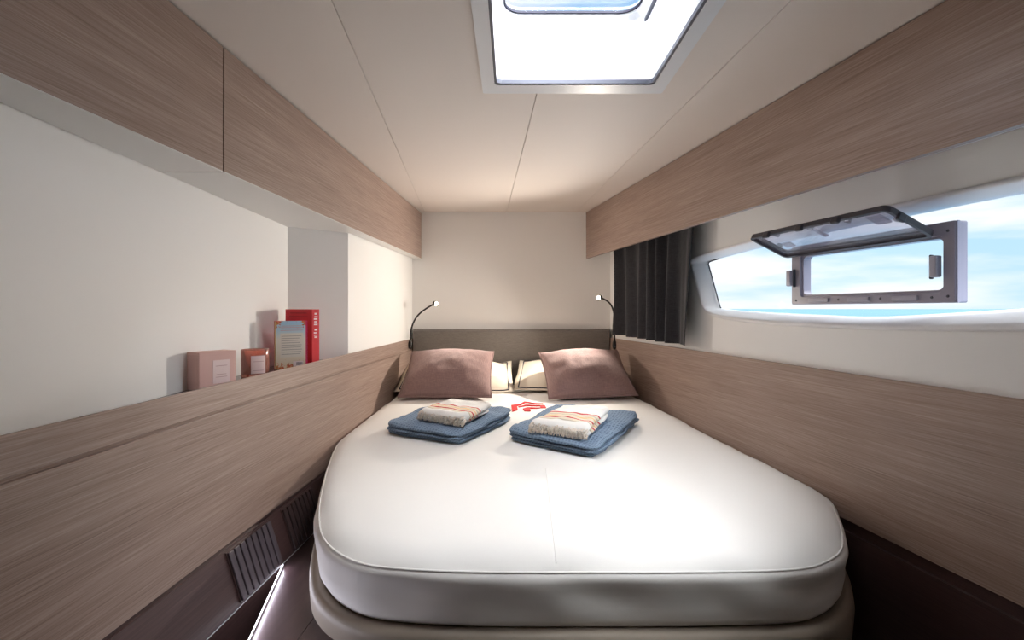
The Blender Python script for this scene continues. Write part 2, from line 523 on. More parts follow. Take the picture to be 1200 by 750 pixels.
sloped('joint_backing', YR, 2.95, -0.536, -0.004, -0.562, -0.004, M_['darkwood'], trim, 0.004)
sloped('joint_bead', YR, 2.95, STEP + 0.0012, 0.0405, STEP - 0.0012, 0.0405, M_['alu'], trim, 0.002)

trim = thing('trim_4', (xr(1.0), 1.0, -1.2), 'dark panel with a recessed slot under the right oak panel', kind='structure')
slab('dark_panel', (xr(YR), YR), (xr(2.95), 2.95), LOW, -0.567, -0.012, M_['darkwood'], trim, 0.001)
slab('slot_backing', (xr(YR) + 0.0095, YR), (xr(2.95) + 0.0095, 2.95), -0.575, -0.53, -0.003, M_['darkwood'], trim, 0)

# fascia board, right
fas = thing('fascia_board', (xp(1.5), 1.5, 0.288), 'long oak veneer fascia along the ceiling above the dark curtain', 'fascia')
slab('board', (xp(YR), YR), (xp(YB - 0.002), YB - 0.002), 0.290, CEIL - 0.003, -0.016, M_['wood'], fas, 0.001)
M, ln = frame2((xp(YR), YR), (xp(YB - 0.002), YB - 0.002))
obj('underside', poly_prism([(xp(YR) + .018, YR), (xp(YB) + .018, YB - .003), (xr(YB) + WOFF, YB - .003), (xr(YR) + WOFF, YR)], 0.330, 0.338), M_['cabwhite'], fas)

# overhead lockers, left
YS = 1.1045
def locker(y0, y1, label):
    t = thing('overhead_locker', (xc((y0 + y1) / 2), (y0 + y1) / 2, 0.288), label, 'locker', 'overhead lockers')
    slab('door', (xc(y0), y0), (xc(y1), y1), 0.2905, CEIL - 0.006, 0.017, M_['wood'], t, 0.0008)
    def back(y): return (xl(y) if y <= ycross else (xw(y) if y <= 1.845 else (xl(2.0) if y < 2.0 else xl(y))))
    ys = [y0] + [v for v in (ycross, 1.845, 2.0) if y0 < v < y1] + [y1]
    P = [(xc(y) - 0.0185, y) for y in ys] + [(back(y) + 0.0005, y) for y in reversed(ys)]
    obj('carcass', poly_prism(P, 0.2902, CEIL - 0.004), M_['cabwhite'], t)
    P2 = [(xc(y) - 0.0004, y) for y in ys] + [(back(y) + 0.0005, y) for y in reversed(ys)]
    obj('bottom_panel', poly_prism(P2, 0.2880, 0.2900), M_['cabwhite'], t)
locker(YR + 0.001, YS - 0.0022, 'oak fronted overhead locker without anything below but bare white wall')
locker(YS + 0.0022, YB - 0.002, 'oak fronted overhead locker above the books, running to the back wall')

# shelf behind the left panel
shelf = obj('shelf', poly_prism([(xl(ycross + .03) - T - .0005, ycross + .03), (xl(1.99) - T - .0005, 1.99), (xw(1.843) + .002, 1.843), (xw(ycross + .2) + 0.0006, ycross + .2)], -0.200, -0.1855), M_['shelf'])
tag(shelf, 'narrow dark glossy shelf behind the left oak panel', 'shelf')

# raised step around the bed with LED edge
stepo = thing('trim_5', (0.2, 1.0, LOW), 'raised dark plank step around the foot of the bed', kind='structure')
sA, sB = (-0.601, 1.379), (-0.470, 0.775)
sPoly = [sA, sB, (0.94, 0.775), (0.82, 1.45)]
obj('step_riser', poly_prism([(p[0], p[1]) for p in [(-0.596, 1.379), (-0.465, 0.78), (-0.305, 0.78), (-0.305, 1.05), (-0.41, 1.15), (-0.54, 1.6), (-0.59, 1.78)]], LOW, STEP - 0.008), M_['darkwood'], stepo)
# planks run parallel to the left wall; each is a strip clipped to the step outline
def clip(poly, nx, ny, d):
    out = []
    for i in range(len(poly)):
        a, b = poly[i], poly[(i + 1) % len(poly)]
        da, db = a[0] * nx + a[1] * ny - d, b[0] * nx + b[1] * ny - d
        if da >= 0: out.append(a)
        if da * db < 0:
            t = da / (da - db); out.append((a[0] + (b[0] - a[0]) * t, a[1] + (b[1] - a[1]) * t))
    return out
stepOutline = [(-0.601, 1.379), (-0.470, 0.775), (-0.30, 0.775), (-0.30, 1.06), (-0.40, 1.15), (-0.53, 1.6), (-0.598, 1.80)]
a = math.atan2(0.05, 1.0)
nx, ny = math.cos(a), -math.sin(a)
edges = [-2, -0.490, -0.37, -0.25, -0.13, -0.01, 0.11, 0.23, 0.35, 0.47, 0.59, 0.71, 2]
for d0, d1 in zip(edges, edges[1:]):
    p = clip(clip(stepOutline, nx, ny, d0 + 0.0008), -nx, -ny, -(d1 - 0.0008))
    if len(p) > 2:
        cx = sum(q[0] for q in p) / len(p); cy = sum(q[1] for q in p) / len(p)
        M = Matrix.Translation((cx, cy, 0)) @ Matrix.Rotation(R(90) - a, 4, 'Z')
        Mi = M.inverted()
        q = [(Mi @ Vector((v[0], v[1], 0))).to_2d() for v in p]
        obj('plank', poly_prism(q, STEP - 0.008, STEP), M_['floor'], stepo, M)
led = obj('led_strip', tube_bm([(-0.6035, 1.382, STEP + 0.001), (-0.4725, 0.775, STEP + 0.0005)], 0.0013, 8), M_['strip'])
tag(led, 'glowing white light strip along the step edge', 'light strip')
ll = bpy.data.lights.new('strip_light', 'AREA'); ll.shape = 'RECTANGLE'; ll.size = 0.60; ll.size_y = 0.006; ll.energy = 0.4; ll.color = (0.84, 0.85, 1.0)
_d = Vector((0.131, -0.607, 0)).normalized(); _n = Vector((0.607, 0.131, -0.10)).normalized()
place(bpy.data.objects.new('strip_light', ll), Matrix.Translation((-0.533, 1.078, STEP + 0.012)) @ Matrix((_d, _n.cross(-_d) * -1, -_n)).transposed().to_4x4(), led)

# ------------------------------------------------------------------ roof hatch
hatch = thing('roof_hatch', (0.155, 1.06, CEIL), 'square glazed roof hatch with grey trim and white liner set into the ceiling', 'hatch')
oo = rrect(-0.074, 0.383, 0.79, 1.343, 0.006, 3)
ii = rrect(HX0 + .002, HX1 - .002, HY0 + .002, HY1 - .002, 0.012, 3)
obj('trim_frame', ring_bm(oo, ii, CEIL - 0.006, CEIL - 0.0005), M_['alu'], hatch)
i2 = rrect(HX0 + .008, HX1 - .008, HY0 + .008, HY1 - .008, 0.012, 3)
obj('seal', ring_bm(ii, i2, CEIL - 0.004, CEIL + 0.006), M_['seal'], hatch)
i2b = rrect(HX0 + .0005, HX1 - .0005, HY0 + .0005, HY1 - .0005, 0.012, 6)
L3 = lambda lp, z: [(p[0], p[1], z) for p in lp]
ga = rrect(-0.020, 0.306, 0.885, 1.284, 0.045, 6)
gb = rrect(-0.030, 0.318, 0.872, 1.290, 0.050, 6)
obj('liner', loft([L3(i2b, CEIL + 0.006), L3(rrect(HX0 + .001, HX1 - .003, HY0 + .003, HY1 - .001, 0.022, 6), CEIL + 0.03), L3(rrect(-0.038, 0.336, 0.85, 1.2935, 0.045, 6), 0.66),
    L3(gb, 0.705), L3(ga, 0.716), L3(ga, 0.722), L3(rrect(-0.10, 0.42, 0.75, 1.38, 0.05, 6), 0.722), L3(rrect(-0.10, 0.42, 0.75, 1.38, 0.05, 6), CEIL + 0.057)]), M_['gel'], hatch, smooth=False)
obj('lid_seal', ring_bm(rrect(-0.022, 0.308, 0.883, 1.286, 0.046, 6), rrect(-0.016, 0.302, 0.889, 1.280, 0.042, 6), 0.722, 0.727), M_['navy'], hatch)
obj('pane', poly_prism(rrect(-0.022, 0.308, 0.883, 1.286, 0.046, 6), 0.727, 0.733), M_['hglass'], hatch)
obj('stay_arm', box_bm(0.318, 0.326, 1.10, 1.262, 0.690, 0.699, 0.002), M_['seal'], hatch)

# ------------------------------------------------------------------ hull window
win = thing('window_1', RW(0, 1.5, 0.0), 'long curved hull window in a white moulded surround', kind='structure')
n = len(OUT)
LP = lambda lp, off: [RW(off, p[0], p[1]) for p in lp]
def lerp_loop(a, b, t): return [(p[0] * (1 - t) + q[0] * t, p[1] * (1 - t) + q[1] * t) for p, q in zip(a, b)]
def grow(lp, d):
    cy = sum(p[0] for p in lp) / len(lp); cz = sum(p[1] for p in lp) / len(lp)
    o = []
    for i, p in enumerate(lp):
        t = Vector(lp[(i + 1) % len(lp)]) - Vector(lp[i - 1])
        nrm = Vector((t.y, -t.x)).normalized()
        if nrm.dot(Vector((p[0] - cy, (p[1] - cz)))) < 0: nrm = -nrm
        o.append((p[0] + nrm.x * d, p[1] + nrm.y * d))
    return o
obj('surround', loft([LP(grow(OUT, 0.005), WOFF - 0.001), LP(grow(OUT, 0.003), WOFF - 0.006), LP(lerp_loop(OUT, INN, 0.12), WOFF - 0.007), LP(lerp_loop(OUT, INN, 0.3), WOFF - 0.002),
                      LP(lerp_loop(OUT, INN, 0.8), GOFF - 0.008), LP(INN, GOFF + 0.003), LP(OUT, GOFF + 0.004)]), M_['gel'], win, smooth=True)
PFY0, PFY1, PFZ0, PFZ1 = 1.100, 1.584, 0.013, 0.186
bm = fill_holes(grow(INN, 0.006), [[(1.10, 0.032), (1.55, 0.032), (1.55, 0.160), (1.10, 0.160)]], lambda p: RW(GOFF + 0.0045, *p))
thicken(bm, (0.004, 0, 0))
obj('pane', bm, M_['glass'], win)
# thin dark gasket along the far edge of the pane
far = [p for p in INN if p[0] > 1.985]
far = sorted(far, key=lambda p: p[1])
obj('gasket', tube_bm([RW(GOFF + 0.001, p[0] - 0.003, p[1]) for p in far], 0.0022, 6), M_['navy'], win)

# opening portlight in the window
port = thing('portlight', RW(GOFF, 1.33, PFZ0), 'dark framed opening portlight propped open inside the long window', 'portlight')
yd = Vector((0.177, -1, 0)).normalized()          # towards the viewer along the hull
nd = Vector((-1, -0.177, 0)).normalized()         # into the cabin
up = Vector((0, 0, 1))
def basis(o, e1, e2, e3):
    M = Matrix.Identity(4)
    for i, e in enumerate((e1, e2, e3)):
        for k in range(3): M[k][i] = e[k]
    M.translation = o
    return M
PO = Vector(RW(GOFF - 0.006, PFY1, PFZ0))
PM = basis(PO, yd, up, nd)
PL = (PFY1 - PFY0) * math.hypot(1, 0.177); PH = PFZ1 - PFZ0
fo = rrect(0, PL, 0, PH, 0.004, 4); fi = rrect(0.044, PL - 0.030, 0.028, PH - 0.034, 0.012, 4)
frame = obj('portlight_frame', loft([L3(fo, 0.0), L3(fo, 0.012), L3(rrect(.002, PL - .002, .002, PH - .002, .004, 4), 0.014), L3(rrect(.036, PL - .026, .021, PH - .027, .012, 4), 0.014),
              L3(rrect(.038, PL - .028, .023, PH - .029, .012, 4), 0.008), L3(fi, 0.008), L3(fi, -0.016), L3(fo, -0.016), L3(fo, 0.0)]), M_['pframe'], port, PM)
obj('bright_edge', box_bm(PL, PL + 0.002, 0, PH, 0.004, 0.011, 0.0005), M_['pframe'], frame, PM)
for x0, x1 in ((0.075, 0.150), (0.215, 0.280), (0.345, 0.410)):
    obj('catch', box_bm(x0, x1, 0.006, 0.017, 0.0142, 0.020, 0.002), M_['lav'], frame, PM)
for x0, x1 in ((-0.004, 0.014), (PL - 0.045, PL - 0.028)):
    obj('latch', box_bm(x0, x1, 0.055, 0.102, 0.0142, 0.030, 0.003), M_['lav'], frame, PM)
    obj('latch_bar', box_bm(x0 - 0.007 if x0 > 0.1 else x0 + 0.019, x0 - 0.001 if x0 > 0.1 else x0 + 0.024, 0.052, 0.105, 0.0142, 0.022, 0.002), M_['seal'], frame, PM)
for x, z in ((0.02, 0.012), (0.02, PH - 0.014), (PL - 0.016, 0.014), (PL - 0.016, PH - 0.02), (0.18, 0.012), (0.31, 0.012), (0.44, 0.012)):
    b_ = bmesh.new(); bmesh.ops.create_cone(b_, cap_ends=True, segments=12, radius1=0.0032, radius2=0.0026, depth=0.0016)
    bmesh.ops.translate(b_, verts=b_.verts, vec=(x, z, 0.0149))
    obj('screw', b_, M_['seal'], frame, PM)
# the sash, hinged on the top of the frame and swung up into the cabin
e2 = (nd * 0.114 + up * 0.052).normalized()
SO = Vector(RW(GOFF - 0.030, 1.590, 0.159))
e3 = yd.cross(e2).normalized()
SM = basis(SO, yd, e2, e3)
SL_, SH = 0.470, 0.136
so = rrect(0, SL_, 0, SH, 0.016, 5); si = rrect(0.008, SL_ - 0.008, 0.008, SH - 0.008, 0.010, 5)
sash = obj('sash', ring_bm(so, si, -0.006, 0.007), M_['pdark'], port, SM)
obj('pane', poly_prism(rrect(0.006, SL_ - 0.006, 0.006, SH - 0.006, 0.012, 5), -0.003, 0.003), M_['sashglass'], sash, SM)
obj('sash_seal', ring_bm(rrect(0.014, SL_ - 0.014, 0.014, SH - 0.014, 0.012, 5), rrect(0.019, SL_ - 0.019, 0.021, SH - 0.019, 0.010, 5), -0.0095, -0.0032), M_['seal'], sash, SM)
for x, y in ((0.035, 0.055), (0.085, SH - 0.028), (0.215, SH - 0.028), (0.335, SH - 0.028), (SL_ - 0.030, 0.075)):
    b_ = bmesh.new(); bmesh.ops.create_cone(b_, cap_ends=True, segments=18, radius1=0.0085, radius2=0.0085, depth=0.006)
    bmesh.ops.translate(b_, verts=b_.verts, vec=(x, y, -0.0064))
    obj('knob', b_, M_['pdark'], sash, SM)
for x in (0.085, 0.215, 0.335):
    obj('hinge_lug', box_bm(x - 0.012, x + 0.012, SH - 0.004, SH + 0.006, -0.002, 0.016, 0.003), M_['pdark'], sash, SM)
obj('hinge_lug', box_bm(SL_ - 0.004, SL_ + 0.005, SH - 0.05, SH - 0.03, -0.002, 0.014, 0.002), M_['pdark'], sash, SM)
for x0, x1, y0, y1 in ((0.050, 0.085, 0.040, 0.062), (0.215, 0.228, 0.060, 0.104), (SL_ - 0.085, SL_ - 0.048, 0.070, 0.112)):
    obj('bracket', box_bm(x0, x1, y0, y1, -0.0085, -0.0034, 0.0015), M_['lav'], sash, SM)

# sea outside
sea = obj('sea', poly_prism([(2.2, -4000), (6000, -4000), (6000, 9000), (2.2, 9000)], -1.9, -1.8), plain('sea_water', srgb(40, 66, 82), 0.6, var=0.15, vscale=(0.02, 0.02, 0.02), spec=0.2))
tag(sea, 'blue open sea beyond the hull window', 'sea', None, 'stuff')

# ------------------------------------------------------------------ headboard
hb = thing('headboard', (0, 2.98, -0.6), 'low grey woven headboard against the white back wall', 'headboard')
obj('panel', box_bm(-0.561, 0.553, 2.972, YB - 0.001, -0.62, -0.122, 0.004), M_['headboard'], hb)
obj('top_edge', box_bm(-0.561, 0.553, 2.976, YB - 0.001, -0.1215, -0.1165, 0.001), M_['headboard'], hb)

# ------------------------------------------------------------------ bed
def zbed(y): return -0.485 + 0.07 * smoothstep(0.9, 2.6, y) * 1.0
def zseam(y): return -0.512 + 0.060 * min(1, max(0, (y - 1.05) / 1.35))
left_side = [(-0.585, 2.94), (xl(2.6) + 0.006, 2.6), (xl(2.3) + 0.006, 2.3), (xl(2.0) + 0.006, 2.0), (-0.612, 1.85), (-0.580, 1.68), (-0.538, 1.507), (-0.497, 1.36), (-0.464, 1.262), (-0.420, 1.165), (-0.355, 1.089), (-0.265, 1.041), (-0.083, 1.020)]
right_side = [(0.149, 1.018), (0.383, 1.020), (0.540, 1.028), (0.620, 1.052), (0.692, 1.105), (0.745, 1.185), (0.790, 1.28), (xr(1.40) - 0.016, 1.40), (xr(1.7) - 0.018, 1.7), (xr(2.1) - 0.018, 2.1), (xr(2.5) - 0.018, 2.5), (0.545, 2.94)]
ctrl = left_side + right_side
def dense(ctrl, per):
    n = len(ctrl); out = []
    for i in range(n - 1):
        p0, p1, p2, p3 = Vector(ctrl[max(0, i - 1)]), Vector(ctrl[i]), Vector(ctrl[i + 1]), Vector(ctrl[min(n - 1, i + 2)])
        for k in range(per):
            t = k / per
            out.append(0.5 * ((2 * p1) + (p2 - p0) * t + (2 * p0 - 5 * p1 + 4 * p2 - p3) * t * t + (3 * p1 - p0 - 3 * p2 + p3) * t**3))
    out.append(Vector(ctrl[-1]))
    a, b = out[-1], out[0]
    for k in range(1, 14): out.append(a + (b - a) * (k / 14))
    return out
BED = dense(ctrl, 7)
BC = Vector((0.10, 1.95))
def clampx(p, l, r):
    return Vector((min(max(p.x, xl(p.y) + l), xr(p.y) - r), p.y))
def offset_loop(lp, d):
    o = []
    n = len(lp)
    for i, p in enumerate(lp):
        t = lp[(i + 1) % n] - lp[i - 1]
        nrm = Vector((t.y, -t.x)).normalized()
        if nrm.dot(p - BC) < 0: nrm = -nrm
        o.append(p + nrm * d)
    return o
def wrk(x, y):
    return 0.004 * noise.noise((x * 3.2, y * 2.6, 0.3)) + 0.0022 * noise.noise((x * 9 + y * 3, y * 7, 4.1))

mat_ = thing('mattress', (0.10, 1.95, -0.61), 'white cotton covered double mattress with a rounded foot', 'mattress')
bm = bmesh.new()
rings = [0.0, 0.15, 0.3, 0.42, 0.54, 0.64, 0.72, 0.79, 0.85, 0.89, 0.92, 0.945, 0.962, 0.976, 0.987, 0.995, 1.0]
rows = []
def top_z(p, t, r):
    d = (1 - t) * r
    h = 1 - math.exp(-d / 0.030)
    return zseam(p.y) + (zbed(p.y) + wrk(p.x, p.y) - zseam(p.y)) * h + (0.009 * noise.noise((p.x * 12, p.y * 12, 1.7)) * math.exp(-d / 0.05) * (1 - math.exp(-d / 0.008)))
for t in rings[1:]:
    row = []
    for q in BED:
        p = BC + (q - BC) * t
        if t == 1.0: z = zseam(p.y)
        else: z = top_z(p, t, (q - BC).length)
        row.append(bm.verts.new((p.x, p.y, z)))
    rows.append(row)
cv = bm.verts.new((BC.x, BC.y, top_z(BC, 0, 1)))
nB = len(BED)
for i in range(nB):
    bm.faces.new((cv, rows[0][i], rows[0][(i + 1) % nB]))
for a_, b_ in zip(rows, rows[1:]):
    for i in range(nB):
        bm.faces.new((a_[i], a_[(i + 1) % nB], b_[(i + 1) % nB], b_[i]))
obj('cover_top', bm, M_['sheet'], mat_, smooth=True)
def side_loop(d, f, amp=0.0):
    lp = []
    for i, p in enumerate(offset_loop(BED, d)):
        q = clampx(p, 0.004 + 0.028 * f, 0.014)
        z = zseam(q.y) * (1 - f) + (-0.622) * f
        w = amp * noise.noise((q.x * 7, q.y * 7, f * 2.0))
        v = (q - BC).normalized() * w
        lp.append((q.x + v.x, q.y + v.y, z))
    return lp
obj('side_band', loft([side_loop(0, 0.0), side_loop(0.006, 0.05, 0.002), side_loop(0.009, 0.16, 0.006), side_loop(0.003, 0.32, 0.016), side_loop(0.002, 0.5, 0.020), side_loop(0.002, 0.68, 0.016), side_loop(-0.001, 0.86, 0.006), side_loop(-0.010, 1.0)], (False, True)), M_['sheet_side'], mat_, smooth=True)
obj('piping', closed_tube([(p.x, p.y, zseam(p.y) + 0.0005) for p in BED], 0.0024, 6), M_['sheet_side'], mat_, smooth=True)
def on_bed(x, y):                                   # height of the cover top at a plan point
    d = Vector((x, y)) - BC
    ang = math.atan2(d.y, d.x)
    best = min(BED, key=lambda q: abs(math.atan2(math.sin(math.atan2(q.y - BC.y, q.x - BC.x) - ang), math.cos(math.atan2(q.y - BC.y, q.x - BC.x) - ang))))
    r = (best - BC).length
    return top_z(Vector((x, y)), min(0.999, d.length / r), r)
seam = [(0.092 + 0.006 * math.sin(y * 5), y) for y in [1.03 + 0.02 * k for k in range(26)]]
obj('centre_seam', tube_bm([(x, y, on_bed(x, y) + 0.0002) for x, y in seam], 0.0011, 6), M_['sheet'], mat_, smooth=True)
# red emblem printed on the cover
EMB = [[(-0.003, 2.284), (0.019, 2.3), (0.036, 2.312), (0.055, 2.37), (0.073, 2.36), (0.102, 2.333), (0.138, 2.328), (0.138, 2.318), (0.102, 2.32), (0.071, 2.347), (0.059, 2.345), (0.039, 2.292), (0.021, 2.272), (0.024, 2.193), (0.001, 2.161)],
       [(0.027, 2.253), (0.062, 2.3), (0.086, 2.292), (0.143, 2.288), (0.146, 2.238), (0.123, 2.238), (0.122, 2.276), (0.085, 2.276), (0.063, 2.28), (0.031, 2.248)],
       [(0.046, 2.215), (0.064, 2.242), (0.084, 2.243), (0.122, 2.238), (0.109, 2.228), (0.076, 2.223), (0.078, 2.174), (0.052, 2.174)]]
for P in EMB:
    bm = bmesh.new()
    bm.faces.new([bm.verts.new((x, y, on_bed(x, y) + 0.0035)) for x, y in P])
    bmesh.ops.triangulate(bm, faces=bm.faces[:])
    ex = bmesh.ops.extrude_face_region(bm, geom=bm.faces[:])
    bmesh.ops.translate(bm, verts=[g_ for g_ in ex['geom'] if isinstance(g_, bmesh.types.BMVert)], vec=(0, 0, -0.003))
    tag(obj('emblem', bm, M_['red'], mat_), 'red emblem on the white cover')

base = thing('bed_base', (0.10, 1.95, STEP), 'taupe leatherette bed base with a rounded rim under the mattress', 'bed base')
def base_loop(d, z, l=0.046, r=0.016):
    return [(q.x, q.y, z) for q in (clampx(p, l, r) for p in offset_loop(BED, d))]
obj('upholstered_body', loft([base_loop(0.010, LOW + 0.001), base_loop(0.016, -0.72), base_loop(0.021, -0.660), base_loop(0.022, -0.645), base_loop(0.0205, -0.634), base_loop(0.0165, -0.626), base_loop(0.010, -0.6225), base_loop(0.002, -0.6225), base_loop(-0.020, -0.629)], (True, True)), M_['base'], base, smooth=True)

# ------------------------------------------------------------------ pillows and cushions
def puff_bm(w, h, t, n=30, fl=0.0, seed=0, pinch=0.05, wr=0.004):
    bm = bmesh.new()
    uvl = bm.loops.layers.uv.new('UVMap')
    def pt(u, v, s):
        x = w / 2 * u * (1 - pinch * (1 - v * v) * u * u); y = h / 2 * v * (1 - pinch * (1 - u * u) * v * v)
        iu = min(1, abs(u) / (1 - fl)); iv = min(1, abs(v) / (1 - fl * w / h))
        k = max(0, (1 - iu**2.1) * (1 - iv**2.1)) ** 0.62
        e = (1 - max(abs(u), abs(v))) > 1e-6
        z = s * (t / 2 * k + (0.003 if e and fl else 0))
        z += (wr * noise.noise((x * 9 + seed, y * 9, s * 2.0)) + 0.5 * wr * noise.noise((x * 26 + seed, y * 17, s))) * (k + 0.3)
        if fl: z += 0.022 * noise.noise((x * 7 + seed * 2, y * 7, 5)) * (1 - k)
        return (x, y, z)
    g_ = {}
    for s in (1, -1):
        for i in range(n + 1):
            for j in range(n + 1):
                u, v = -1 + 2 * i / n, -1 + 2 * j / n
                edge = i in (0, n) or j in (0, n)
                if edge and s == -1: g_[(s, i, j)] = g_[(1, i, j)]
                else: g_[(s, i, j)] = bm.verts.new(pt(u, v, s))
    for s in (1, -1):
        for i in range(n):
            for j in range(n):
                q = [g_[(s, i, j)], g_[(s, i + 1, j)], g_[(s, i + 1, j + 1)], g_[(s, i, j + 1)]]
                bm.faces.new(q if s == 1 else q[::-1])
    return bm, pt

def lean(cx, cy, cz, tilt, yaw=0, roll=0):
    return Matrix.Translation((cx, cy, cz)) @ Matrix.Rotation(R(yaw), 4, 'Z') @ Matrix.Rotation(R(tilt), 4, 'X') @ Matrix.Rotation(R(roll), 4, 'Z')

def pillow(M, label, seed):
    t = thing('pillow', M.translation - Vector((0, 0, 0.05)), label, 'pillow', 'cream pillows at the headboard')
    bm, pt = puff_bm(0.590, 0.40, 0.118, 34, 0.10, seed, 0.02, 0.007)
    obj('pillowcase', bm, M_['pillow'], t, M, smooth=True)
    loop = []
    f = 0.915; fv = 0.885
    for k in range(4):
        for i in range(24):
            s = -1 + 2 * i / 24
            u, v = ((s * f, -fv), (f, s * fv), (-s * f, fv), (-f, -s * fv))[k]
            x, y, z = pt(u, v, 1)
            loop.append((x, y, z + 0.001))
    obj('navy_cord', closed_tube(loop, 0.0033, 6), M_['navy'], t, M, smooth=True)
pillow(lean(-0.290, 2.755, -0.351, 16, 1, 1), 'cream pillow with navy cord under the mauve cushion beside the shelf wall', 1)
pillow(lean(0.316, 2.750, -0.347, 17, -4, -2), 'cream pillow with navy cord under the mauve cushion beside the curtain', 5)

def cushion(M, w, h, label, seed):
    t = thing('cushion', M.translation - Vector((0, 0, 0.1)), label, 'cushion', 'mauve linen cushions')
    bm, pt = puff_bm(w, h, 0.160, 34, 0.0, seed, 0.045, 0.007)
    obj('cover', bm, M_['mauve'], t, M, smooth=True)
    loop = []
    for k in range(4):
        for i in range(24):
            s = -1 + 2 * i / 24
            loop.append(pt(*((s, -1), (1, s), (-s, 1), (-1, -s))[k], 1))
    obj('edge_seam', closed_tube(loop, 0.003, 6), M_['mauve'], t, M, smooth=True)
cushion(lean(-0.306, 2.550, -0.311, 28, 0, 0), 0.425, 0.385, 'mauve linen cushion leaning by the shelf wall side of the headboard', 11)
cushion(lean(0.357, 2.550, -0.311, 28, 0, 4), 0.41, 0.385, 'mauve linen cushion leaning by the curtain side of the headboard', 23)

# ------------------------------------------------------------------ towels
def soft_quad(c, zf, t, nu, nv, seed, rough=0.004, sag=0.0, bul=0.010):
    """rounded cloth layer over a plan quad c0..c3, bottom at zf(x, y), thickness t"""
    bm = bmesh.new()
    uvl = bm.loops.layers.uv.new('UVMap')
    c = [Vector(p) for p in c]
    def plan(u, v):
        p = (c[0] * (1 - u) + c[1] * u) * (1 - v) + (c[3] * (1 - u) + c[2] * u) * v
        w = 0.010 * noise.noise((p.x * 9 + seed, p.y * 9, 2.2))
        cen = (c[0] + c[1] + c[2] + c[3]) / 4
        k = (abs(2 * u - 1) * abs(2 * v - 1)) ** 7
        p = p + (cen - p) * (0.07 * k)
        return p + Vector((w, -w))
    V = {}
    for s in (1, 0):
        for i in range(nu + 1):
            for j in range(nv + 1):
                u, v = i / nu, j / nv
                if s == 0 and (i in (0, nu) or j in (0, nv)):
                    V[(s, i, j)] = V[(1, i, j)]; continue
                p = plan(u, v)
                du = min(u, 1 - u) * (c[1] - c[0]).length; dv = min(v, 1 - v) * (c[3] - c[0]).length
                d = min(du, dv)
                k = math.sqrt(max(0, 1 - (1 - min(1, d / bul))**2))
                b0 = zf(p.x, p.y)
                half = t / 2
                z = b0 + half + (half * k if s else -half * k)
                if s: z += rough * (noise.noise((p.x * 16 + seed, p.y * 16, 0.5)) + 0.5 * noise.noise((p.x * 40, p.y * 40 + seed, 0.5))) * (0.35 + k)
                V[(s, i, j)] = bm.verts.new((p.x, p.y, z))
    for s in (1, 0):
        for i in range(nu):
            for j in range(nv):
                idx = [(i, j), (i + 1, j), (i + 1, j + 1), (i, j + 1)]
                if s == 0: idx = idx[::-1]
                f = bm.faces.new([V[(s, a_, b_)] for a_, b_ in idx])
                for lo, (a_, b_) in zip(f.loops, idx): lo[uvl].uv = (a_ / nu, b_ / nv)
    return bm

def shrink(c, k, dx=0, dy=0):
    m = sum((Vector(p) for p in c), Vector((0, 0))) / 4
    return [tuple(m + (Vector(p) - m) * k + Vector((dx, dy))) for p in c]

def edges_vary(c, seed, a):
    r = random.Random(seed)
    return [(p[0] + r.uniform(-a, a), p[1] + r.uniform(-a, a)) for p in c]

def mid(p, q, t): return (p[0] + (q[0] - p[0]) * t, p[1] + (q[1] - p[1]) * t)

